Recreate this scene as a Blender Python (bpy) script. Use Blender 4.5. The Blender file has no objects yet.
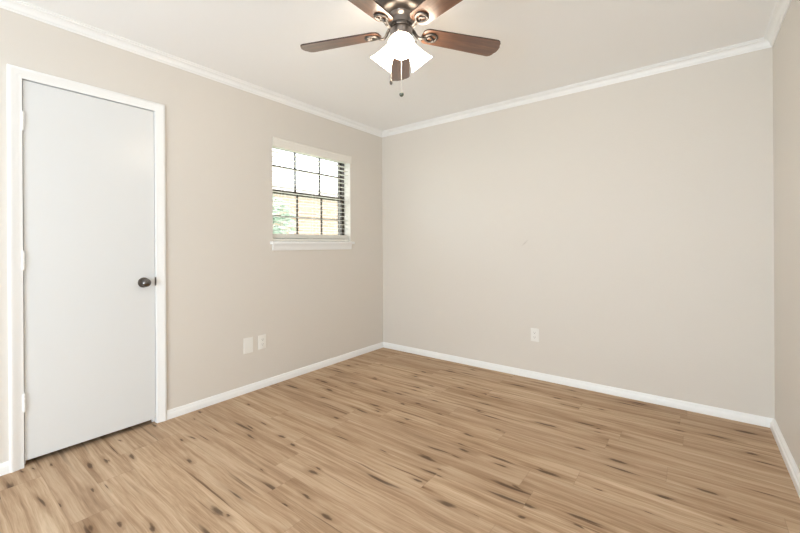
import bpy, bmesh, math, random
from mathutils import Vector, Matrix

random.seed(7)
C = bpy.context.scene.collection
S = bpy.context.scene
PI = math.pi

# ------------------------------------------------------------------ room sizes (metres)
W = 3.202            # left wall (x=0) to right wall
H = 2.44             # ceiling height
YB = 0.0             # far wall
YF = -5.60            # wall behind the photographer
T = 0.17             # wall thickness

# ------------------------------------------------------------------ camera
cam = bpy.data.cameras.new('camera')
camo = bpy.data.objects.new('camera', cam)
C.objects.link(camo)
yaw, roll = -0.6558565, -0.0059587
r = Vector((math.cos(yaw), -math.sin(yaw), 0)); u = Vector((0, 0, 1)); fw = Vector((math.sin(yaw), math.cos(yaw), 0))
r2 = math.cos(roll) * r + math.sin(roll) * u
u2 = -math.sin(roll) * r + math.cos(roll) * u
m = Matrix((r2, u2, -fw)).transposed().to_4x4()
m.translation = Vector((2.79932, -3.31159, 1.15974))
camo.matrix_world = m
cam.sensor_width = 36.0
cam.lens = 380.348 / 800 * 36.0
cam.shift_y = -21.45 / 800
cam.clip_start = 0.02
S.camera = camo

# ------------------------------------------------------------------ world, lights, exposure
world = bpy.data.worlds.new('overcast_sky')
world.use_nodes = True
world.node_tree.nodes['Background'].inputs[0].default_value = (0.93, 0.97, 1.0, 1)
world.node_tree.nodes['Background'].inputs[1].default_value = 6.5
S.world = world

def area(name, loc, rot, sx, sy, power, col):
    l = bpy.data.lights.new(name, 'AREA')
    l.shape = 'RECTANGLE'; l.size = sx; l.size_y = sy; l.energy = power; l.color = col
    o = bpy.data.objects.new(name, l); C.objects.link(o)
    o.location = loc; o.rotation_euler = rot
    return o
# unseen area light added before the solid rear wall, standing in for daylight
rl = area('rear_daylight_fill', (2.05, YF + 0.03, 1.2), (PI / 2 + 0.12, 0, 0), 1.9, 2.1, 158, (0.765, 0.895, 1.0))
rl.data.spread = math.radians(180)

LAMP_COL = (1.0, 0.855, 0.67)
LAMP_STRENGTH = 23.5

S.view_settings.view_transform = 'Standard'
S.view_settings.look = 'None'
S.view_settings.gamma = 1.0
S.view_settings.use_curve_mapping = False
S.view_settings.exposure = 0.0
try:
    S.cycles.use_denoising = True
    S.cycles.max_bounces = 14
    S.cycles.diffuse_bounces = 8
    S.cycles.transparent_max_bounces = 16
    S.cycles.caustics_refractive = False
    S.cycles.caustics_reflective = False
except Exception:
    pass

# ------------------------------------------------------------------ materials
def srgb(r_, g_, b_):
    f = lambda c: c / 12.92 if c <= 0.04045 else ((c + 0.055) / 1.055) ** 2.4
    return (f(r_ / 255), f(g_ / 255), f(b_ / 255), 1.0)

def mat(name):
    m_ = bpy.data.materials.new(name); m_.use_nodes = True
    nt = m_.node_tree
    return m_, nt, nt.nodes['Principled BSDF']

def N(nt, kind, **kw):
    n = nt.nodes.new(kind)
    for k, v in kw.items():
        setattr(n, k, v)
    return n

def noise(nt, vec, scale, detail=2.0, rough=0.5, dist=0.0):
    n = N(nt, 'ShaderNodeTexNoise')
    n.inputs['Scale'].default_value = scale; n.inputs['Detail'].default_value = detail
    n.inputs['Roughness'].default_value = rough; n.inputs['Distortion'].default_value = dist
    if vec is not None: nt.links.new(vec, n.inputs['Vector'])
    return n

def math_(nt, op, a, b=None, c=None, clamp=False):
    n = N(nt, 'ShaderNodeMath', operation=op, use_clamp=clamp)
    for i, x in enumerate((a, b, c)):
        if x is None: continue
        if isinstance(x, (int, float)): n.inputs[i].default_value = x
        else: nt.links.new(x, n.inputs[i])
    return n.outputs[0]

def mix(nt, fac, a, b, mode='MIX'):
    n = N(nt, 'ShaderNodeMix', data_type='RGBA', blend_type=mode)
    for sock, x in ((n.inputs[0], fac), (n.inputs[6], a), (n.inputs[7], b)):
        if isinstance(x, (int, float)): sock.default_value = x
        elif isinstance(x, tuple): sock.default_value = x
        else: nt.links.new(x, sock)
    return n.outputs[2]

def ramp(nt, fac, *stops):
    n = N(nt, 'ShaderNodeValToRGB')
    el = n.color_ramp.elements
    while len(el) < len(stops): el.new(0.5)
    for e, (p, c) in zip(el, stops):
        e.position = p; e.color = c
    nt.links.new(fac, n.inputs[0])
    return n.outputs[0]

def objvec(nt, scale=(1, 1, 1), loc=(0, 0, 0)):
    t = N(nt, 'ShaderNodeTexCoord'); mp = N(nt, 'ShaderNodeMapping')
    mp.inputs['Scale'].default_value = scale; mp.inputs['Location'].default_value = loc
    nt.links.new(t.outputs['Object'], mp.inputs['Vector'])
    return mp.outputs[0]

def bump(nt, p, h, strength, dist=0.002):
    b = N(nt, 'ShaderNodeBump'); b.inputs['Strength'].default_value = strength; b.inputs['Distance'].default_value = dist
    nt.links.new(h, b.inputs['Height']); nt.links.new(b.outputs[0], p.inputs['Normal'])

def plain(name, col, rough=0.5, metallic=0.0, var=0.03, scale=6.0, spec=0.5, bump_s=0.0, bump_scale=120):
    m_, nt, p = mat(name)
    v = objvec(nt)
    n = noise(nt, v, scale, 3)
    dark = tuple(c * (1 - var) for c in col[:3]) + (1,)
    lite = tuple(min(1, c * (1 + var)) for c in col[:3]) + (1,)
    nt.links.new(mix(nt, n.outputs[0], dark, lite), p.inputs['Base Color'])
    p.inputs['Roughness'].default_value = rough; p.inputs['Metallic'].default_value = metallic
    p.inputs['Specular IOR Level'].default_value = spec
    if bump_s: bump(nt, p, noise(nt, v, bump_scale, 3).outputs[0], bump_s)
    return m_

WALL = srgb(223, 218, 211)
def wall_paint(name, scuff=False, rough=0.55):
    m_, nt, p = mat(name)
    v = objvec(nt)
    n = noise(nt, v, 1.3, 2)
    a = tuple(c * 0.985 for c in WALL[:3]) + (1,); b = tuple(c * 1.015 for c in WALL[:3]) + (1,)
    col = mix(nt, n.outputs[0], a, b)
    if scuff:                                     # a faint slanting scuff mark at shoulder height
        t = N(nt, 'ShaderNodeTexCoord'); mp = N(nt, 'ShaderNodeMapping')
        mp.vector_type = 'TEXTURE'
        mp.inputs['Location'].default_value = (1.634, -0.001, 1.172)
        mp.inputs['Rotation'].default_value = (0, -0.75, 0)
        mp.inputs['Scale'].default_value = (0.048, 0.05, 0.008)
        nt.links.new(t.outputs['Object'], mp.inputs['Vector'])
        g = N(nt, 'ShaderNodeTexGradient', gradient_type='SPHERICAL'); nt.links.new(mp.outputs[0], g.inputs[0])
        f = math_(nt, 'MULTIPLY', g.outputs[1], 0.35)
        col = mix(nt, f, col, srgb(150, 140, 128))
    nt.links.new(col, p.inputs['Base Color'])
    p.inputs['Roughness'].default_value = rough
    p.inputs['Specular IOR Level'].default_value = 0.35
    h = noise(nt, v, 70, 3, 0.55).outputs[0]
    bump(nt, p, h, 0.18, 0.004)
    return m_
M_wall = wall_paint('greige_wall_paint')
M_wallb = wall_paint('greige_wall_paint_scuffed', True)
M_ceil = plain('ceiling_paint', srgb(248, 249, 250), 0.8, var=0.01, scale=1.5, spec=0.2, bump_s=0.12, bump_scale=90)
M_trim = plain('white_trim_gloss', srgb(245, 246, 246), 0.32, var=0.008, scale=3)
M_door = plain('white_door_enamel', srgb(227, 229, 230), 0.28, var=0.008, scale=2, bump_s=0.03, bump_scale=40)
M_plate = plain('white_plastic', srgb(240, 239, 235), 0.3, var=0.01)
M_slot = plain('dark_slot', srgb(78, 75, 72), 0.6)
M_blind = plain('white_blind_vinyl', srgb(244, 242, 236), 0.4, var=0.01)
M_valance = plain('valance_white', srgb(238, 235, 228), 0.4, var=0.01)
M_cord = plain('ladder_cord_white', srgb(235, 232, 224), 0.8)
M_bronze = plain('bronze_window_frame', srgb(72, 64, 56), 0.45, metallic=0.2, var=0.1)
M_pewter = plain('aged_pewter', (0.30, 0.27, 0.255, 1), 0.32, metallic=0.95, var=0.12, scale=25)
M_pewter_dark = plain('aged_pewter_dark', (0.13, 0.115, 0.105, 1), 0.35, metallic=0.9, var=0.2, scale=30)
M_iron = plain('blade_iron_pewter', (0.105, 0.097, 0.092, 1), 0.42, metallic=0.95, var=0.2, scale=30)
M_knob = plain('satin_pewter_knob', (0.17, 0.16, 0.155, 1), 0.22, metallic=1.0, var=0.1, scale=30)
M_chain = plain('pale_chain_metal', (0.8, 0.78, 0.74, 1), 0.35, metallic=0.3)
M_ball = plain('dark_green_pull_ball', srgb(74, 84, 76), 0.3, var=0.2, scale=60)
M_dark = plain('dark_closet', srgb(60, 55, 50), 0.9)

def shade_mat():
    m_, nt, p = mat('lit_frosted_glass')
    v = objvec(nt)
    n = noise(nt, v, 18, 2)
    nt.links.new(mix(nt, n.outputs[0], (0.95, 0.93, 0.9, 1), (1, 0.98, 0.95, 1)), p.inputs['Base Color'])
    p.inputs['Roughness'].default_value = 0.4
    p.inputs['Emission Color'].default_value = LAMP_COL + (1,)
    p.inputs['Emission Strength'].default_value = LAMP_STRENGTH
    return m_
M_shade = shade_mat()

def walnut():
    m_, nt, p = mat('walnut_blade')
    v = objvec(nt, (3, 40, 40))
    n1 = noise(nt, v, 1.0, 5, 0.6, 0.6)
    v2 = objvec(nt, (8, 160, 160)); n2 = noise(nt, v2, 1.0, 3, 0.6)
    f = math_(nt, 'ADD', math_(nt, 'MULTIPLY', n1.outputs[0], 0.7), math_(nt, 'MULTIPLY', n2.outputs[0], 0.3))
    col = ramp(nt, f, (0.3, srgb(64, 41, 30)), (0.5, srgb(96, 64, 46)), (0.7, srgb(128, 90, 66)))
    nt.links.new(col, p.inputs['Base Color'])
    p.inputs['Roughness'].default_value = 0.30
    p.inputs['Specular IOR Level'].default_value = 0.9
    p.inputs['Coat Weight'].default_value = 0.5; p.inputs['Coat Roughness'].default_value = 0.22
    return m_
M_walnut = walnut()
M_blade_top = plain('walnut_edge', srgb(60, 40, 34), 0.5)

def floor_mat():
    m_, nt, p = mat('oak_plank_floor')
    PW, PL = 0.153, 1.22
    t = N(nt, 'ShaderNodeTexCoord'); sx = N(nt, 'ShaderNodeSeparateXYZ')
    nt.links.new(t.outputs['Object'], sx.inputs[0])
    X, Y = sx.outputs[0], sx.outputs[1]
    yr = math_(nt, 'DIVIDE', math_(nt, 'ADD', Y, 1.518), PW)
    row = math_(nt, 'FLOOR', yr)
    fy = math_(nt, 'SUBTRACT', yr, row)
    wn = N(nt, 'ShaderNodeTexWhiteNoise', noise_dimensions='1D'); nt.links.new(row, wn.inputs['W'])
    xs = math_(nt, 'ADD', math_(nt, 'DIVIDE', X, PL), math_(nt, 'MULTIPLY', wn.outputs[0], 7.3))
    idx = math_(nt, 'FLOOR', xs)
    fx = math_(nt, 'SUBTRACT', xs, idx)
    cb = N(nt, 'ShaderNodeCombineXYZ'); nt.links.new(row, cb.inputs[0]); nt.links.new(idx, cb.inputs[1])
    pr = N(nt, 'ShaderNodeTexWhiteNoise', noise_dimensions='3D'); nt.links.new(cb.outputs[0], pr.inputs['Vector'])
    ps = N(nt, 'ShaderNodeSeparateXYZ'); nt.links.new(pr.outputs['Color'], ps.inputs[0])
    rnd, rnd2 = ps.outputs[0], ps.outputs[1]
    # per plank shifted grain coordinates, with a gentle waver
    vx = math_(nt, 'ADD', X, math_(nt, 'MULTIPLY', rnd, 37.0))
    vy = math_(nt, 'ADD', Y, math_(nt, 'MULTIPLY', rnd2, 11.0))
    cv = N(nt, 'ShaderNodeCombineXYZ'); nt.links.new(vx, cv.inputs[0]); nt.links.new(vy, cv.inputs[1])
    wv = noise(nt, cv.outputs[0], 3.0, 2)
    vy2 = math_(nt, 'ADD', vy, math_(nt, 'MULTIPLY', math_(nt, 'SUBTRACT', wv.outputs[0], 0.5), 0.025))
    cg = N(nt, 'ShaderNodeCombineXYZ'); nt.links.new(vx, cg.inputs[0]); nt.links.new(vy2, cg.inputs[1])
    def stretched(kx, ky, detail, rough=0.55, dist=0.0):
        mp = N(nt, 'ShaderNodeMapping'); mp.inputs['Scale'].default_value = (kx, ky, 1)
        nt.links.new(cg.outputs[0], mp.inputs['Vector'])
        return mp.outputs[0], noise(nt, mp.outputs[0], 1.0, detail, rough, dist).outputs[0]
    _, broad = stretched(1.0, 17, 4, 0.62, 0.7)
    _, fine = stretched(2.0, 62, 5, 0.70, 0.3)
    _, pore = stretched(9, 220, 3, 0.7)
    f = math_(nt, 'ADD', math_(nt, 'MULTIPLY', broad, 0.50), math_(nt, 'MULTIPLY', fine, 0.36))
    f = math_(nt, 'ADD', f, math_(nt, 'MULTIPLY', pore, 0.14))
    col = ramp(nt, f, (0.33, srgb(128, 101, 78)), (0.43, srgb(168, 139, 111)), (0.52, srgb(197, 170, 141)), (0.66, srgb(224, 203, 176)))
    # plank to plank tone
    col = mix(nt, math_(nt, 'MULTIPLY', rnd, 0.30), col, srgb(146, 117, 92))
    col = mix(nt, math_(nt, 'MULTIPLY', rnd2, 0.18), col, srgb(203, 179, 155))
    # long dark mineral streaks
    _, st = stretched(0.9, 34, 2, 0.5, 0.4)
    sfac = math_(nt, 'SMOOTH_MIN', math_(nt, 'MULTIPLY', math_(nt, 'MAXIMUM', math_(nt, 'SUBTRACT', st, 0.665), 0.0), 7.0), 0.75, 0.1)
    col = mix(nt, sfac, col, srgb(92, 66, 46))
    # knots: sparse cells, each a dark lens drawn out along the grain
    def knots(kx, ky, size, keep, seed):
        mp = N(nt, 'ShaderNodeMapping'); mp.inputs['Scale'].default_value = (kx, ky, 1); mp.inputs['Location'].default_value = (seed, seed * 1.7, 0)
        nt.links.new(cg.outputs[0], mp.inputs['Vector'])
        nz = noise(nt, mp.outputs[0], 2.2, 3)
        ad = N(nt, 'ShaderNodeVectorMath', operation='MULTIPLY_ADD')
        nt.links.new(nz.outputs['Color'], ad.inputs[0]); ad.inputs[1].default_value = (0.45, 0.45, 0); nt.links.new(mp.outputs[0], ad.inputs[2])
        vo = N(nt, 'ShaderNodeTexVoronoi', voronoi_dimensions='2D'); vo.inputs['Scale'].default_value = 1.0; vo.inputs['Randomness'].default_value = 0.9
        nt.links.new(ad.outputs[0], vo.inputs['Vector'])
        sc = N(nt, 'ShaderNodeSeparateXYZ'); nt.links.new(vo.outputs['Color'], sc.inputs[0])
        on = math_(nt, 'GREATER_THAN', sc.outputs[0], 1 - keep)
        sz = math_(nt, 'MULTIPLY', math_(nt, 'ADD', math_(nt, 'MULTIPLY', sc.outputs[1], 0.8), 0.4), size)
        core = math_(nt, 'SUBTRACT', 1.0, math_(nt, 'DIVIDE', vo.outputs['Distance'], sz), clamp=True)
        halo = math_(nt, 'SUBTRACT', 1.0, math_(nt, 'DIVIDE', vo.outputs['Distance'], math_(nt, 'MULTIPLY', sz, 2.6)), clamp=True)
        return math_(nt, 'MULTIPLY', math_(nt, 'MULTIPLY', core, 1.9, clamp=True), on), math_(nt, 'MULTIPLY', halo, on)
    for args in ((2.3, 9.0, 0.13, 0.24, 3.1), (4.5, 17.0, 0.16, 0.13, 8.7), (1.3, 13.0, 0.13, 0.30, 5.3)):
        core, halo = knots(*args)
        col = mix(nt, math_(nt, 'MULTIPLY', halo, 0.5), col, srgb(126, 93, 66))
        col = mix(nt, math_(nt, 'MULTIPLY', core, 0.68), col, srgb(62, 46, 36))
    # joints between planks
    ey = math_(nt, 'MULTIPLY', math_(nt, 'MINIMUM', fy, math_(nt, 'SUBTRACT', 1.0, fy)), PW)
    ex = math_(nt, 'MULTIPLY', math_(nt, 'MINIMUM', fx, math_(nt, 'SUBTRACT', 1.0, fx)), PL)
    e = math_(nt, 'MINIMUM', ey, ex)
    joint = math_(nt, 'SUBTRACT', 1.0, math_(nt, 'DIVIDE', e, 0.0022), clamp=True)
    col = mix(nt, math_(nt, 'MULTIPLY', joint, 0.25), col, srgb(96, 72, 52))
    nt.links.new(col, p.inputs['Base Color'])
    rg = math_(nt, 'ADD', 0.48, math_(nt, 'MULTIPLY', fine, 0.18))
    nt.links.new(rg, p.inputs['Roughness'])
    p.inputs['Specular IOR Level'].default_value = 0.12
    hh = math_(nt, 'SUBTRACT', math_(nt, 'MULTIPLY', fine, 0.5), joint)
    bump(nt, p, hh, 0.12, 0.002)
    return m_
M_floor = floor_mat()

def brick_mat():
    m_, nt, p = mat('garden_brick')
    v = objvec(nt, (1, 1, 1))
    sep = N(nt, 'ShaderNodeSeparateXYZ'); nt.links.new(v, sep.inputs[0])
    cv = N(nt, 'ShaderNodeCombineXYZ'); nt.links.new(sep.outputs[1], cv.inputs[0]); nt.links.new(sep.outputs[2], cv.inputs[1])
    b = N(nt, 'ShaderNodeTexBrick'); nt.links.new(cv.outputs[0], b.inputs['Vector'])
    b.inputs['Scale'].default_value = 1.0
    b.inputs['Brick Width'].default_value = 0.215; b.inputs['Row Height'].default_value = 0.075; b.inputs['Mortar Size'].default_value = 0.008
    b.inputs['Color1'].default_value = srgb(160, 134, 116); b.inputs['Color2'].default_value = srgb(146, 116, 96); b.inputs['Mortar'].default_value = srgb(168, 158, 146)
    nt.links.new(b.outputs[0], p.inputs['Base Color']); p.inputs['Roughness'].default_value = 0.9
    return m_
M_brick = brick_mat()
M_leaf = plain('leaf_green', srgb(172, 186, 170), 0.6, var=0.35, scale=3)
M_bark = plain('bark', srgb(120, 98, 78), 0.9, var=0.3, scale=20)
M_lawn = plain('lawn_green', srgb(158, 166, 142), 0.9, var=0.3, scale=10)
M_rooftile = plain('roof_shingle', srgb(150, 140, 132), 0.9, var=0.2, scale=14)

def glass_mat(name, tint=(1, 1, 1, 1), gloss=0.06):
    m_ = bpy.data.materials.new(name); m_.use_nodes = True
    nt = m_.node_tree; nt.nodes.clear()
    out = N(nt, 'ShaderNodeOutputMaterial'); tr = N(nt, 'ShaderNodeBsdfTransparent'); gl = N(nt, 'ShaderNodeBsdfGlossy')
    tr.inputs[0].default_value = tint; gl.inputs['Roughness'].default_value = 0.02
    mx = N(nt, 'ShaderNodeMixShader')
    lw = N(nt, 'ShaderNodeLayerWeight'); lw.inputs[0].default_value = 0.5
    fr = math_(nt, 'ADD', math_(nt, 'MULTIPLY', math_(nt, 'POWER', lw.outputs['Facing'], 5.0), 0.9), 0.03, clamp=True)
    nt.links.new(fr, mx.inputs[0])
    nt.links.new(tr.outputs[0], mx.inputs[1]); nt.links.new(gl.outputs[0], mx.inputs[2]); nt.links.new(mx.outputs[0], out.inputs[0])
    return m_
M_glass = glass_mat('window_glass', (0.95, 0.97, 0.96, 1))

# ------------------------------------------------------------------ mesh helpers
def link(name, bm, m_, parent=None, smooth=False, loc=None):
    me = bpy.data.meshes.new(name)
    bmesh.ops.recalc_face_normals(bm, faces=bm.faces[:])
    bm.to_mesh(me); bm.free()
    ms = m_ if isinstance(m_, (list, tuple)) else [m_]
    for x in ms: me.materials.append(x)
    if smooth:
        for pg in me.polygons: pg.use_smooth = True
        try: me.set_sharp_from_angle(angle=math.radians(35))
        except Exception: pass
    o = bpy.data.objects.new(name, me); C.objects.link(o)
    if parent is not None: o.parent = parent
    if loc is not None: o.location = loc
    return o

def structure(o, label=None, cat=None):
    o['kind'] = 'structure'
    if label: o['label'] = label
    if cat: o['category'] = cat
    return o

def tag(o, label, cat, group=None, kind=None):
    o['label'] = label; o['category'] = cat
    if group: o['group'] = group
    if kind: o['kind'] = kind
    return o

def empty(name, loc, rz=0.0):
    o = bpy.data.objects.new(name, None); C.objects.link(o)
    o.empty_display_size = 0.05
    o.location = loc; o.rotation_euler = (0, 0, rz)
    return o

def box(bm, x0, x1, y0, y1, z0, z1, bev=0.0, seg=2):
    tb = bmesh.new()
    bmesh.ops.create_cube(tb, size=1.0)
    for v in tb.verts:
        v.co = Vector((x0 + (v.co.x + .5) * (x1 - x0), y0 + (v.co.y + .5) * (y1 - y0), z0 + (v.co.z + .5) * (z1 - z0)))
    if bev: bmesh.ops.bevel(tb, geom=tb.edges[:], offset=bev, segments=seg, profile=0.6, affect='EDGES', clamp_overlap=True)
    join(bm, tb)

def join(bm, tb, mtx=None):
    if mtx is not None: bmesh.ops.transform(tb, matrix=mtx, verts=tb.verts[:])
    mp = {v: bm.verts.new(v.co) for v in tb.verts}
    for f in tb.faces:
        try:
            nf = bm.faces.new([mp[v] for v in f.verts]); nf.material_index = f.material_index
        except ValueError: pass
    tb.free()

def sweep(bm, prof, path, normals, closed_prof=True):
    """prof: list of (a, b); path: list of points; normals: list of (A, B) vectors giving the 3-D direction of a and b at each point."""
    rings = []
    for P_, (A, B) in zip(path, normals):
        rings.append([bm.verts.new(Vector(P_) + Vector(A) * a + Vector(B) * b) for a, b in prof])
    n = len(prof)
    for i in range(len(rings) - 1):
        for j in range(n if closed_prof else n - 1):
            k = (j + 1) % n
            bm.faces.new((rings[i][j], rings[i][k], rings[i + 1][k], rings[i + 1][j]))
    bm.faces.new(rings[0][::-1]); bm.faces.new(rings[-1])

def lathe(bm, prof, seg=48, mtx=None, cap0=True, cap1=True):
    """prof: (radius, z) list, revolved around z."""
    tb = bmesh.new(); rings = []
    for rr, z in prof:
        rings.append([tb.verts.new((rr * math.cos(2 * PI * k / seg), rr * math.sin(2 * PI * k / seg), z)) for k in range(seg)])
    for i in range(len(rings) - 1):
        for k in range(seg):
            q = (k + 1) % seg
            tb.faces.new((rings[i][k], rings[i][q], rings[i + 1][q], rings[i + 1][k]))
    if cap0: tb.faces.new(rings[0])
    if cap1: tb.faces.new(rings[-1])
    bmesh.ops.remove_doubles(tb, verts=tb.verts[:], dist=1e-5)
    join(bm, tb, mtx)

def tube(bm, pts, rad, seg=10, flat=(1, 1)):
    """round or flattened bar along pts; rad a number or a list"""
    pts = [Vector(p_) for p_ in pts]
    n = len(pts); rads = rad if isinstance(rad, (list, tuple)) else [rad] * n
    rings = []; up = Vector((0, 0, 1)); prevA = None
    for i in range(n):
        d = (pts[min(i + 1, n - 1)] - pts[max(i - 1, 0)]).normalized()
        A = prevA - d * prevA.dot(d) if prevA is not None else (up.cross(d) if abs(d.z) < 0.95 else Vector((1, 0, 0)).cross(d))
        A.normalize(); prevA = A; B = d.cross(A)
        rings.append([bm.verts.new(pts[i] + A * math.cos(2 * PI * k / seg) * rads[i] * flat[0] + B * math.sin(2 * PI * k / seg) * rads[i] * flat[1]) for k in range(seg)])
    for i in range(n - 1):
        for k in range(seg):
            q = (k + 1) % seg
            bm.faces.new((rings[i][k], rings[i][q], rings[i + 1][q], rings[i + 1][k]))
    bm.faces.new(rings[0][::-1]); bm.faces.new(rings[-1])

def spline(pts, n=8):
    pts = [Vector(p_) for p_ in pts]; out = []
    P_ = [2 * pts[0] - pts[1]] + pts + [2 * pts[-1] - pts[-2]]
    for i in range(1, len(P_) - 2):
        for k in range(n):
            t = k / n; a, b, c, d = P_[i - 1:i + 3]
            out.append(0.5 * ((2 * b) + (c - a) * t + (2 * a - 5 * b + 4 * c - d) * t * t + (3 * b - a - 3 * c + d) * t ** 3))
    out.append(pts[-1]); return out

# ------------------------------------------------------------------ openings
WY0, WY1, WZ0, WZ1 = -1.427, -0.511, 1.198, 2.080       # window in the left wall
DY0, DY1, DZ1 = -2.934, -2.311, 2.050                   # clear opening inside the door jamb
JT = 0.018                                              # jamb board thickness

# ------------------------------------------------------------------ shell
bm = bmesh.new()
box(bm, -T, W + T, YF - T, T, -0.05, 0.0)
box(bm, -0.80, -T, -3.2, -2.0, -0.05, 0.0)
structure(link('floor', bm, M_floor))

bm = bmesh.new(); box(bm, -T, W + T, YF - T, T, H, H + 0.08); structure(link('ceiling', bm, M_ceil))

bm = bmesh.new()
jy0, jy1, jz = DY0 - JT, DY1 + JT, DZ1 + JT
for (a, b, c, d) in ((YF, jy0, 0, H), (jy0, jy1, jz, H), (jy1, WY0, 0, H), (WY0, WY1, 0, WZ0 - 0.028), (WY0, WY1, WZ1, H), (WY1, 0, 0, H)):
    box(bm, -T, 0, a, b, c, d)
structure(link('wall_left', bm, M_wall))
bm = bmesh.new(); box(bm, -T, W + T, 0, T, 0, H); structure(link('wall_back', bm, M_wallb))
bm = bmesh.new(); box(bm, W, W + T, YF, 0, 0, H); structure(link('wall_right', bm, M_wall))
bm = bmesh.new()
box(bm, -T, W + T, YF - T, YF, 0, H)
structure(link('wall_front', bm, M_wall))
bm = bmesh.new()                                        # the closet behind the door
box(bm, -0.84, -0.80, -3.24, -1.96, 0, H); box(bm, -0.80, -T, -3.24, -3.2, 0, H); box(bm, -0.80, -T, -2.0, -1.96, 0, H); box(bm, -0.84, -T, -3.24, -1.96, H, H + .05)
structure(link('wall_closet', bm, M_dark))

# ------------------------------------------------------------------ crown moulding (drop from ceiling, projection from wall)
CD, CP = 0.0555, 0.0452
crown = [(0, 0), (0, CD), (0.006, CD), (0.008, CD - 0.007), (0.012, CD - 0.010)]
for k in range(7):
    t = k / 6 * PI / 2
    crown.append((0.014 + 0.020 * (1 - math.cos(t)), CD - 0.013 - 0.026 * math.sin(t)))
crown += [(0.037, 0.014), (0.037, 0.009), (CP, 0.006), (CP, 0)]
dn = Vector((0, 0, -1))
def mitre(p0, p1, inward, m0, m1, prof, base, updir):
    """straight moulding with mitred ends: m0/m1 shift the profile along the run as it projects from the wall"""
    p0, p1, inward = Vector(p0), Vector(p1), Vector(inward)
    run = (p1 - p0).normalized()
    bm_ = bmesh.new()
    sweep(bm_, prof, [p0, p1], [(inward + run * m0, updir), (inward - run * m1, updir)])
    return bm_
structure(link('trim_1', mitre((0, YF, H), (0, 0, H), (1, 0, 0), 1, 1, crown, 0, dn), M_trim, smooth=True))
structure(link('trim_2', mitre((0, 0, H), (W, 0, H), (0, -1, 0), 1, 1, crown, 0, dn), M_trim, smooth=True))
structure(link('trim_3', mitre((W, 0, H), (W, YF, H), (-1, 0, 0), 1, 1, crown, 0, dn), M_trim, smooth=True))

# ------------------------------------------------------------------ baseboards
HB, TB = 0.0595, 0.0122
base = [(0, 0), (TB, 0), (TB, 0.036), (0.0105, 0.040), (0.0085, 0.042), (0.0085, 0.046), (0.0065, 0.052), (0.004, HB - 0.002), (0.002, HB), (0, HB)]
up = Vector((0, 0, 1))
CY0, CY1, CTOP, CT = -2.991, -2.253, 2.104, 0.017       # door casing, outer edges
structure(link('baseboard_left', mitre((0, CY1, 0), (0, 0, 0), (1, 0, 0), 0, 1, base, 0, up), M_trim, smooth=True))
structure(link('baseboard_left.001', mitre((0, YF, 0), (0, CY0, 0), (1, 0, 0), 1, 0, base, 0, up), M_trim, smooth=True))
structure(link('baseboard_back', mitre((0, 0, 0), (W, 0, 0), (0, -1, 0), 1, 1, base, 0, up), M_trim, smooth=True))
base_thick = [(a * 1.95, b) for a, b in base]            # the right-hand baseboard stands thicker
structure(link('baseboard_right', mitre((W, 0, 0), (W, YF, 0), (-1, 0, 0), 0, 1, base_thick, 0, up), M_trim, smooth=True))

# ------------------------------------------------------------------ door casing and jamb
cw = CY1 - (DY1 + 0.003)                                # face width of the casing
cas = [(0, 0), (0.009, 0), (0.0105, 0.006), (0.0105, 0.018), (0.013, 0.022), (0.0145, 0.036), (CT, 0.041), (CT, cw - 0.006), (0.013, cw), (0, cw)]
# a runs out of the wall, b from the inner edge to the outer edge
bm = bmesh.new()
iy0, iy1, iz = CY0 + cw, CY1 - cw, CTOP - cw
X = Vector((1, 0, 0))
sweep(bm, cas, [(0, iy0, 0), (0, iy0, iz), (0, iy1, iz), (0, iy1, 0)],
      [(X, (0, -1, 0)), (X, (0, -1, 1)), (X, (0, 1, 1)), (X, (0, 1, 0))])
structure(link('trim_4', bm, M_trim, smooth=True))
bm = bmesh.new()                                        # jamb boards with the stop strip
for (a, b, c, d) in ((jy0, DY0, 0, DZ1), (DY1, jy1, 0, DZ1), (jy0, jy1, DZ1, jz)):
    box(bm, -T, -0.0005, a, b, c, d)
box(bm, -0.052, -0.040, DY0, DY0 + 0.011, 0, DZ1); box(bm, -0.052, -0.040, DY1 - 0.011, DY1, 0, DZ1); box(bm, -0.052, -0.040, DY0, DY1, DZ1 - 0.011, DZ1)
structure(link('trim_5', bm, M_trim))

# ------------------------------------------------------------------ door (a plain flush slab closed in its frame)
door = empty('door_1', (0, DY0, 0))
structure(door, 'plain white flush closet door with a dark metal knob', 'door')
bm = bmesh.new(); box(bm, -0.0375, -0.0025, 0.0024, 0.6198, 0.030, 2.0455, 0.0015, 1)
link('door_slab', bm, M_door, door)
for z in (1.826, 1.090, 0.342):                         # painted butt hinges: leaf edge plus knuckles
    bm = bmesh.new()
    for k in range(5):
        z0 = z - 0.046 + k * 0.0186
        lathe(bm, [(0.0, z0), (0.0070, z0), (0.0076, z0 + 0.002), (0.0076, z0 + 0.0160), (0.0070, z0 + 0.0178), (0, z0 + 0.0178)], 14, Matrix.Translation((0.0058, -0.001, 0)))
    lathe(bm, [(0, z + 0.0475), (0.0050, z + 0.0475), (0.0055, z + 0.050), (0.003, z + 0.053), (0, z + 0.0535)], 12, Matrix.Translation((0.0058, -0.001, 0)))
    lathe(bm, [(0, z - 0.052), (0.003, z - 0.0515), (0.0055, z - 0.049), (0.005, z - 0.0465), (0, z - 0.0465)], 12, Matrix.Translation((0.0058, -0.001, 0)))
    box(bm, -0.030, 0.0, -0.0025, -0.0002, z - 0.0445, z + 0.0445); box(bm, -0.030, 0.0, 0.0010, 0.0030, z - 0.0445, z + 0.0445)
    link('hinge', bm, M_trim, door, True)
RY = Matrix.Rotation(PI / 2, 4, 'Y')                    # lathe axis +z becomes +x
ky, kz = DY1 - 0.068 - DY0, 0.929
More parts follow.
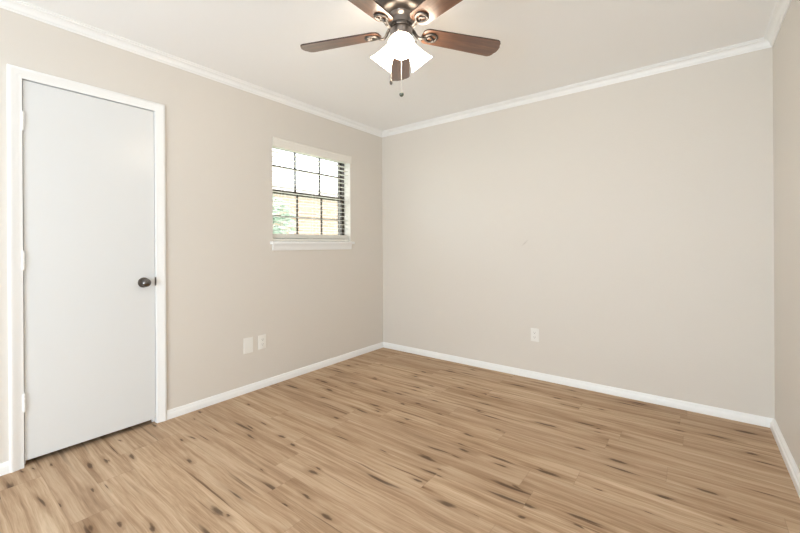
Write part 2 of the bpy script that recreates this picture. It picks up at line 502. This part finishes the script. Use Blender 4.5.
KM = Matrix.Translation((-0.0025, ky, kz)) @ RY
bm = bmesh.new()
kn = [(0.0, 0.006), (0.0125, 0.006), (0.0115, 0.016), (0.011, 0.024), (0.0135, 0.030)]
for k in range(13):
    t = -1.05 + k / 12 * (PI / 2 + 1.05)
    kn.append((0.0265 * math.cos(t) if k < 12 else 0.0, 0.048 + 0.0185 * math.sin(t)))
lathe(bm, kn, 40, KM)
knob = link('door_knob', bm, M_knob, door, True); knob['label'] = 'dark pewter round knob'
bm = bmesh.new()
lathe(bm, [(0, 0), (0.0325, 0), (0.0325, 0.003), (0.030, 0.007), (0.024, 0.0095), (0.0125, 0.010), (0, 0.010)], 40, KM)
link('rosette', bm, M_pewter_dark, knob, True)
# strike plate with its curved lip, let into the jamb
bm = bmesh.new()
pts = [(-0.030, 0.0005), (-0.006, 0.0005), (0.001, 0.002), (0.006, 0.006), (0.0095, 0.011)]
for sgn in (1,):
    rows = []
    for x, y in pts:
        hh = 0.028 if x < 0 else 0.028 - (x * 0.9)
        rows.append([(x, y, -hh), (x, y, hh), (x + 0.0006, y + 0.0016, hh), (x + 0.0006, y + 0.0016, -hh)])
    vr = [[bm.verts.new(v) for v in rr] for rr in rows]
    for i in range(len(vr) - 1):
        for k in range(4):
            q = (k + 1) % 4
            bm.faces.new((vr[i][k], vr[i][q], vr[i + 1][q], vr[i + 1][k]))
    bm.faces.new(vr[0]); bm.faces.new(vr[-1])
sp = link('strike_plate', bm, M_pewter_dark, None, True, (0.0, DY1 - 0.0015, 0.931))
tag(sp, 'small dark strike plate on the door jamb beside the knob', 'strike plate')

# ------------------------------------------------------------------ window in the left wall
win = empty('window_1', (-0.10, (WY0 + WY1) / 2, WZ0))
structure(win, 'small bronze framed double hung window with grid panes', 'window')
def wpart(name, bm_, m_, parent, smooth=False):
    for v in bm_.verts: v.co -= win.location
    return link(name, bm_, m_, parent, smooth)
bm = bmesh.new()                                        # outer bronze frame
fx0, fx1 = -T - 0.01, -0.088; fw_ = 0.011
for (a, b, c, d) in ((WY0, WY0 + fw_, WZ0, WZ1), (WY1 - fw_, WY1, WZ0, WZ1), (WY0 + fw_, WY1 - fw_, WZ1 - 0.022, WZ1), (WY0 + fw_, WY1 - fw_, WZ0, WZ0 + 0.022)):
    box(bm, fx0, fx1, a, b, c, d, 0.001, 1)
wpart('window_frame', bm, M_bronze, win)
def sash(x, z0, z1, mz):
    ya, yb, s, tt = WY0 + fw_, WY1 - fw_, 0.018, 0.020
    b_ = bmesh.new()
    for (a, b, c, d) in ((ya, ya + s, z0, z1), (yb - s, yb, z0, z1), (ya + s, yb - s, z1 - 0.034, z1), (ya + s, yb - s, z0, z0 + 0.034)):
        box(b_, x - tt / 2, x + tt / 2, a, b, c, d, 0.001, 1)
    so = wpart('sash', b_, M_bronze, win)
    b_ = bmesh.new(); w2 = 0.008
    mid = (ya + yb) / 2
    for yy in (mid - 0.125, mid + 0.167):
        box(b_, x - 0.006, x + 0.006, yy - w2, yy + w2, z0 + s, z1 - s)
    box(b_, x - 0.0055, x + 0.0055, ya + s, yb - s, mz - w2, mz + w2)
    wpart('grille', b_, M_bronze, so)
    b_ = bmesh.new(); box(b_, x - 0.011 + 0.003, x - 0.011 + 0.006, ya + s - 0.005, yb - s + 0.005, z0 + s - 0.005, z1 - s + 0.005)
    wpart('glass_pane', b_, M_glass, so)
sash(-0.139, 1.622, WZ1 - 0.022, 1.870)                 # upper sash, outer track
sash(-0.110, WZ0 + 0.022, 1.655, 1.421)                 # lower sash, inner track
# stool and apron: the painted wooden sill inside the room
bm = bmesh.new()
box(bm, -0.075, 0.0, WY0, WY1, WZ0 - 0.028, WZ0 - 0.002)
box(bm, 0.0, 0.036, WY0 - 0.030, WY1 + 0.030, WZ0 - 0.026, WZ0, 0.006, 3)
so = structure(link('trim_6', bm, M_trim, smooth=True))
bm = bmesh.new()
ap = [(0, 0), (0.007, 0), (0.010, 0.006), (0.012, 0.014), (0.012, 0.040), (0.015, 0.046), (0.015, 0.052), (0, 0.052)]
sweep(bm, ap, [(0, WY0 - 0.006, WZ0 - 0.0785), (0, WY1 + 0.006, WZ0 - 0.0785)], [(X, up), (X, up)])
structure(link('trim_7', bm, M_trim, smooth=True))

# ------------------------------------------------------------------ window blind
by0, by1 = WY0 + 0.006, WY1 - 0.006
bc = (-0.045, (by0 + by1) / 2, WZ0)
blind = empty('window_blind', bc)
tag(blind, 'white horizontal slat blind lowered and opened inside the window recess', 'blind')
def bpart(name, bm_, m_, parent, smooth=False):
    for v in bm_.verts: v.co -= Vector(bc)
    return link(name, bm_, m_, parent, smooth)
bm = bmesh.new(); box(bm, -0.070, -0.020, by0, by1, WZ1 - 0.046, WZ1 - 0.002, 0.002, 1); bpart('headrail', bm, M_blind, blind)
bm = bmesh.new()                                        # valance board with moulded face and short returns
va = [(0, 0), (0.007, 0), (0.0095, 0.004), (0.0095, 0.058), (0.013, 0.062), (0.013, 0.071), (0.010, 0.075), (0, 0.075)]
sweep(bm, va, [(0.006, WY0 - 0.004, 2.001), (0.006, WY1 + 0.004, 2.001)], [(X, up), (X, up)])
box(bm, -0.018, 0.006, by0 - 0.001, by0 + 0.005, 2.003, 2.074)
box(bm, -0.018, 0.006, by1 - 0.005, by1 + 0.001, 2.003, 2.074)
bpart('valance', bm, M_valance, blind)
bm = bmesh.new()
pitch = 0.0425
z = 1.286; nsl = 0
while z < 2.02:
    tb = bmesh.new(); rows = []
    for k in range(7):
        t = -1 + 2 * k / 6
        xx = t * 0.025; zz = 0.0022 * (1 - t * t)
        rows.append([(xx, by0, zz - 0.0012), (xx, by1, zz - 0.0012), (xx, by1, zz + 0.0012), (xx, by0, zz + 0.0012)])
    vr = [[tb.verts.new(v) for v in rr] for rr in rows]
    for i in range(6):
        for k in range(4):
            q = (k + 1) % 4
            tb.faces.new((vr[i][k], vr[i][q], vr[i + 1][q], vr[i + 1][k]))
    tb.faces.new(vr[0]); tb.faces.new(vr[-1])
    join(bm, tb, Matrix.Translation((-0.045, 0, z)) @ Matrix.Rotation(math.radians(2), 4, 'Y'))
    z += pitch
bpart('slats', bm, M_blind, blind, True)
bm = bmesh.new()                                        # slats gathered on the bottom rail
for k in range(9): box(bm, -0.070 + 0.001 * (k % 2), -0.020 + 0.001 * (k % 3), by0, by1, 1.2265 + k * 0.0042, 1.2265 + k * 0.0042 + 0.0036, 0.001, 1)
bpart('slat_stack', bm, M_blind, blind)
bm = bmesh.new(); box(bm, -0.0705, -0.0195, by0, by1, WZ0 + 0.003, WZ0 + 0.024, 0.004, 2); bpart('bottom_rail', bm, M_blind, blind)
for yy in (by0 + 0.13, (by0 + by1) / 2 + 0.02, by1 - 0.13):
    bm = bmesh.new()
    for xx in (-0.0185, -0.0715): tube(bm, [(xx, yy, WZ0 + 0.02), (xx, yy, WZ1 - 0.03)], 0.0011, 6)
    zz = 1.286 - 0.004
    while zz < 2.02:
        tube(bm, [(-0.0715, yy, zz), (-0.0185, yy, zz)], 0.0006, 4); zz += pitch
    bpart('ladder_cord', bm, M_cord, blind)

# ------------------------------------------------------------------ wall plates
def plate(name, w, h, duplex):
    o = empty(name, (0, 0, 0))
    bm_ = bmesh.new()
    tb = bmesh.new(); bmesh.ops.create_cube(tb, size=1.0)
    for v in tb.verts:
        s = 1.0 if v.co.y > 0 else 0.90
        v.co = Vector((v.co.x * w * (1.0 if v.co.y > 0 else 1 - 0.006 / w), (v.co.y - 0.5) * 0.0060, v.co.z * h * (1.0 if v.co.y > 0 else 1 - 0.006 / h)))
    bmesh.ops.bevel(tb, geom=tb.edges[:], offset=0.0015, segments=2, affect='EDGES')
    join(bm_, tb)
    link('cover_plate', bm_, M_plate, o, True)
    if duplex:
        for zc in (0.0195, -0.0195):
            b_ = bmesh.new(); tb = bmesh.new(); n = 32
            ring = []
            for k in range(n):
                a = 2 * PI * k / n
                ring.append((max(-0.0165, min(0.0165, 0.0172 * math.cos(a) * 1.05)), max(-0.0120, min(0.0120, 0.0172 * math.sin(a)))))
            f0 = [tb.verts.new((x, -0.0055, y + zc)) for x, y in ring]; f1 = [tb.verts.new((x * .97, -0.0078, y * .97 + zc)) for x, y in ring]
            for k in range(n):
                q = (k + 1) % n; tb.faces.new((f0[k], f0[q], f1[q], f1[k]))
            tb.faces.new(f1); tb.faces.new(f0[::-1]); join(b_, tb)
            s_ = link('socket', b_, M_plate, o, True)
            b_ = bmesh.new()
            box(b_, -0.0075, -0.0053, -0.0082, -0.0070, zc - 0.001, zc + 0.0075); box(b_, 0.0053, 0.0073, -0.0082, -0.0070, zc, zc + 0.0068)
            lathe(b_, [(0, 0), (0.0026, 0), (0.0026, 0.0012), (0, 0.0012)], 14, Matrix.Translation((0, -0.0070, zc - 0.0065)) @ Matrix.Rotation(PI / 2, 4, 'X'))
            link('socket_slots', b_, M_slot, s_)
        zs = (0.0,)
    else:
        zs = (0.030, -0.030)
    for zc in zs:
        b_ = bmesh.new()
        lathe(b_, [(0, 0), (0.0034, 0), (0.0030, 0.0010), (0.0015, 0.0014), (0, 0.0014)], 16, Matrix.Translation((0, -0.0058, zc)) @ Matrix.Rotation(PI / 2, 4, 'X'))
        link('screw', b_, M_plate, o, True)
    return o
def dup(root, loc, rz):
    r_ = root.copy(); C.objects.link(r_); r_.location = loc; r_.rotation_euler = (0, 0, rz)
    for ch in root.children:
        c = ch.copy(); C.objects.link(c); c.parent = r_
        for g in ch.children:
            d = g.copy(); C.objects.link(d); d.parent = c
    return r_
# plates are modelled facing -y; turned +90 degrees they face +x
pb = plate('wall_plate', 0.082, 0.124, False); pb.location = (0, -1.6565, 0.371); pb.rotation_euler = (0, 0, PI / 2)
tag(pb, 'larger blank white cover plate on the left wall, nearest the door', 'cover plate')
pd = plate('electrical_outlet', 0.072, 0.115, True); pd.location = (0, -1.5335, 0.3735); pd.rotation_euler = (0, 0, PI / 2)
tag(pd, 'white duplex electrical outlet on the left wall beside the blank plate', 'outlet', 'duplex outlets low on the walls')
pr_ = dup(pd, (1.7155, 0, 0.377), 0)
tag(pr_, 'white duplex electrical outlet alone on the wide back wall', 'outlet', 'duplex outlets low on the walls')

# ------------------------------------------------------------------ ceiling fan
FX, FY = 1.652, -1.801
fan = empty('ceiling_fan', (FX, FY, H))
tag(fan, 'ceiling fan with five dark walnut blades and three lit frosted glass shades', 'ceiling fan')
Z = lambda z_: z_ - H
bm = bmesh.new()
lathe(bm, [(0, 0), (0.128, 0), (0.131, -0.006), (0.131, -0.030), (0.134, -0.036), (0.134, -0.090), (0.130, -0.106), (0.120, -0.120), (0.106, -0.129), (0.086, -0.134), (0.066, -0.136), (0.0, -0.136)], 64)
link('motor_housing', bm, M_pewter_dark, fan, True)
bm = bmesh.new()                                        # turning hub below the motor that carries the blade irons
lathe(bm, [(0, -0.134), (0.060, -0.134), (0.058, -0.140), (0.050, -0.146), (0.044, -0.152), (0.0425, -0.162), (0.0425, -0.186), (0, -0.186)], 56)
link('hub', bm, M_pewter, fan, True)
bm = bmesh.new()
lathe(bm, [(0, -0.184), (0.046, -0.184), (0.057, -0.187), (0.0605, -0.192), (0.0605, -0.199), (0.057, -0.204), (0.046, -0.207), (0, -0.207)], 56)
link('flywheel', bm, M_pewter_dark, fan, True)
bm = bmesh.new()
lathe(bm, [(0, -0.205), (0.050, -0.205), (0.0535, -0.209), (0.0555, -0.216), (0.0555, -0.240), (0.053, -0.256), (0.046, -0.268), (0.034, -0.277), (0.016, -0.282), (0.010, -0.288), (0.004, -0.292), (0, -0.292)], 56)
sw = link('switch_housing', bm, M_pewter, fan, True)

BZ = Z(2.2245)
R0, R1 = 0.112, 0.558
def blade_mesh():
    b_ = bmesh.new()
    def hw(t): return 0.050 + 0.0125 * t
    out = []
    L = R1 - R0
    cr = 0.030
    n = 7
    # outline, counter-clockwise: root (rounded), right edge, tip with rounded corners, left edge
    for k in range(n + 1):
        a = PI + (k / n) * PI / 2
        out.append((R0 + 0.034 + 0.034 * math.cos(a), -(hw(0) - 0.034) + 0.034 * math.sin(a)))
    for k in range(n + 1):
        a = -PI / 2 + (k / n) * PI / 2
        out.append((R1 - 0.010 - cr + cr * math.cos(a), -(hw(1) - cr) + cr * math.sin(a)))
    out.append((R1 - 0.002, 0.0 - 0.02)); out.append((R1, 0.0)); out.append((R1 - 0.002, 0.02))
    for k in range(n + 1):
        a = (k / n) * PI / 2
        out.append((R1 - 0.010 - cr + cr * math.cos(a), (hw(1) - cr) + cr * math.sin(a)))
    for k in range(n + 1):
        a = PI / 2 + (k / n) * PI / 2
        out.append((R0 + 0.034 + 0.034 * math.cos(a), (hw(0) - 0.034) + 0.034 * math.sin(a)))
    lo = [b_.verts.new((x, y, -0.0035)) for x, y in out]; hi = [b_.verts.new((x, y, 0.0035)) for x, y in out]
    b_.faces.new(lo[::-1]); b_.faces.new(hi)
    for k in range(len(out)):
        q = (k + 1) % len(out); f = b_.faces.new((lo[k], lo[q], hi[q], hi[k])); f.material_index = 1
    return b_
def iron_mesh():
    b_ = bmesh.new()
    arm = spline([(0.052, 0, 0.020), (0.066, 0, 0.013), (0.078, 0, -0.006), (0.092, 0, -0.019), (0.108, 0, -0.019), (0.120, 0, -0.013), (0.130, 0, -0.009)], 6)
    n = len(arm)
    tube(b_, arm, [0.0105 - 0.0025 * math.sin(PI * i / (n - 1)) for i in range(n)], 10, (1.25, 0.75))
    ring = [(0.158 - 0.031 * math.cos(a), 0.027 * math.sin(a) * (1 - 0.12 * math.cos(a)), -0.0070 - 0.002 * math.cos(a) ** 2) for a in [2 * PI * k / 32 for k in range(33)]]
    tube(b_, ring, 0.0068, 8, (1.0, 0.8))
    # inner scroll inside the ring
    tube(b_, spline([(0.181, 0.014, -0.008), (0.170, 0.004, -0.009), (0.158, -0.006, -0.009), (0.147, -0.004, -0.009), (0.143, 0.006, -0.009)], 5), 0.0042, 8)
    return b_
bmesh0 = None; irmesh = None; scmesh = None
PITCH = math.radians(-10.5)
for k in range(5):
    az = math.radians(128.3 + 72 * k)
    if bmesh0 is None:
        bl = link('blade', blade_mesh(), [M_walnut, M_blade_top], fan)
        ir = link('blade_iron', iron_mesh(), M_iron, bl, True)
        b_ = bmesh.new()
        lathe(b_, [(0, -0.0035), (0.0055, -0.0035), (0.0050, -0.0060), (0.0025, -0.0075), (0, -0.0075)], 14, Matrix.Translation((0.158, 0, 0)))
        sc = link('screw', b_, M_pewter_dark, bl, True)
    else:
        nb = bl.copy(); C.objects.link(nb); ni = ir.copy(); C.objects.link(ni); ns = sc.copy(); C.objects.link(ns)
        ni.parent = nb; ns.parent = nb; bl0 = nb
    cur = bl if bmesh0 is None else bl0
    bmesh0 = True
    cur.location = (0, 0, BZ)
    cur.rotation_euler = Matrix(((math.cos(az), -math.sin(az), 0), (math.sin(az), math.cos(az), 0), (0, 0, 1))).to_4x4().__matmul__(Matrix.Rotation(PITCH, 4, 'X')).to_euler()

# light kit: three bell shades on short sockets
tocam = math.atan2(-3.31159 - FY, 2.79932 - FX)
shade_prof = [(0.0215, 0.0), (0.0255, 0.004), (0.0275, 0.012), (0.031, 0.026), (0.0365, 0.044), (0.043, 0.062), (0.0495, 0.080), (0.0565, 0.096), (0.0635, 0.108), (0.0665, 0.112)]
for k in range(3):
    az = tocam + k * 2 * PI / 3
    d = Vector((math.cos(az) * 0.67, math.sin(az) * 0.67, -0.742)).normalized()
    neck = Vector((math.cos(az) * 0.052, math.sin(az) * 0.052, Z(2.167)))
    q = Vector((0, 0, 1)).rotation_difference(d).to_matrix().to_4x4()
    bm = bmesh.new()
    inner = [(max(0.002, a - 0.003), b + 0.001) for a, b in shade_prof[::-1]]
    lathe(bm, [(a, b) for a, b in shade_prof] + inner, 48, None, False, True)
    sh = link('lamp_shade', bm, M_shade, fan, True)
    sh.matrix_local = Matrix.Translation(neck) @ q @ Matrix.Scale(0.95, 4)
    sh['label'] = 'lit frosted white glass bell shade'
    bm = bmesh.new()
    lathe(bm, [(0, -0.034), (0.012, -0.034), (0.0135, -0.014), (0.024, -0.008), (0.0285, -0.002), (0.0290, 0.008), (0.0278, 0.012), (0.0, 0.006)], 32)
    for a in range(3):
        lathe(bm, [(0, 0), (0.0022, 0), (0.0022, 0.009), (0.0042, 0.010), (0.0042, 0.014), (0, 0.014)], 10, Matrix.Rotation(a * 2 * PI / 3 + 0.5, 4, 'Z') @ Matrix.Translation((0.027, 0, 0.004)) @ RY)
    link('lamp_socket', bm, M_pewter, sh, True)

# pull chains
rt = Vector((math.cos(yaw), -math.sin(yaw), 0)); tc = Vector((math.cos(tocam), math.sin(tocam), 0))
def chain(px, z0, z1, bead):
    b_ = bmesh.new()
    zz = z0
    tube(b_, [(px.x, px.y, z0), (px.x, px.y, z1)], 0.0009, 6)
    while zz > z1:
        bmesh.ops.create_icosphere(b_, subdivisions=1, radius=bead, matrix=Matrix.Translation((px.x, px.y, zz))); zz -= bead * 2.6
    return b_
p1 = Vector((0, 0, 0)) - tc * 0.0
c1 = link('pull_chain', chain(p1, Z(2.185), Z(1.921), 0.0014), M_chain, fan, True)
bm = bmesh.new(); bmesh.ops.create_uvsphere(bm, u_segments=24, v_segments=16, radius=0.0115, matrix=Matrix.Translation((p1.x, p1.y, Z(1.911))))
k1 = link('pull_ball', bm, M_ball, c1, True); k1['label'] = 'dark green ball on the longer pull chain'
p2 = -rt * 0.052 - tc * 0.01
c2 = link('pull_chain', chain(p2, Z(2.235), Z(1.985), 0.0013), M_chain, fan, True)
bm = bmesh.new(); lathe(bm, [(0, 0), (0.003, 0), (0.0062, -0.004), (0.0070, -0.010), (0.0066, -0.020), (0.004, -0.024), (0, -0.024)], 20, Matrix.Translation((p2.x, p2.y, Z(1.988))))
k2 = link('pull_finial', bm, M_pewter_dark, c2, True); k2['label'] = 'small dark metal finial on the shorter pull chain'

# ------------------------------------------------------------------ outside the window
bm = bmesh.new(); box(bm, -24, -T - 0.9, -14, 24, -0.30, -0.22); structure(link('ground', bm, M_lawn), 'pale green lawn outside the window', 'lawn')
house = empty('brick_house', (-5.2, 3.2, -0.22))
tag(house, 'pale brick neighbouring house glimpsed through the lower window panes', 'house')
bm = bmesh.new(); box(bm, -4.0, 0.0, -1.3, 6.5, 0, 2.70); link('wall', bm, M_brick, house)
bm = bmesh.new()
v = [bm.verts.new(c) for c in ((0.08, -1.4, 2.68), (0.08, 6.6, 2.68), (-2.0, 6.6, 3.25), (-2.0, -1.4, 3.25), (-4.08, -1.4, 2.68), (-4.08, 6.6, 2.68))]
bm.faces.new((v[0], v[1], v[2], v[3])); bm.faces.new((v[3], v[2], v[5], v[4])); bm.faces.new((v[0], v[3], v[4])); bm.faces.new((v[1], v[5], v[2])); bm.faces.new((v[0], v[4], v[5], v[1]))
link('roof', bm, M_rooftile, house)

def shrub(name, loc, rx, rz, h0, n, label):
    root = empty(name, loc); tag(root, label, 'tree', 'greenery outside the window')
    b_ = bmesh.new()
    for _ in range(n):
        while True:
            p_ = Vector((random.uniform(-1, 1), random.uniform(-1, 1), random.uniform(-1, 1)))
            if p_.length < 1: break
        p_ = Vector((p_.x * rx, p_.y * rx, h0 + p_.z * rz))
        s = random.uniform(0.05, 0.10)
        q = Matrix.Rotation(random.uniform(0, 2 * PI), 4, 'Z') @ Matrix.Rotation(random.uniform(-1.1, 1.1), 4, 'X')
        pts_ = [(-s, 0, 0), (-s * .3, -s * .35, s * .08), (s, 0, 0), (-s * .3, s * .35, s * .08)]
        b_.faces.new([b_.verts.new(p_ + (q @ Vector(t_))) for t_ in pts_])
    me_ = link('foliage', b_, M_leaf, root)
    b_ = bmesh.new(); tube(b_, [(0, 0, 0), (0.03, 0.02, h0 * 0.5), (0, 0.04, h0)], [0.07, 0.05, 0.03], 10)
    link('trunk', b_, M_bark, root, True)
shrub('leafy_tree', (-3.3, -0.15, -0.22), 0.70, 0.75, 1.75, 1500, 'pale leafy tree seen through the lower left window panes')
shrub('leafy_tree', (-4.0, 1.15, -0.22), 0.55, 0.6, 1.85, 1300, 'farther leafy tree between the house and the near tree')
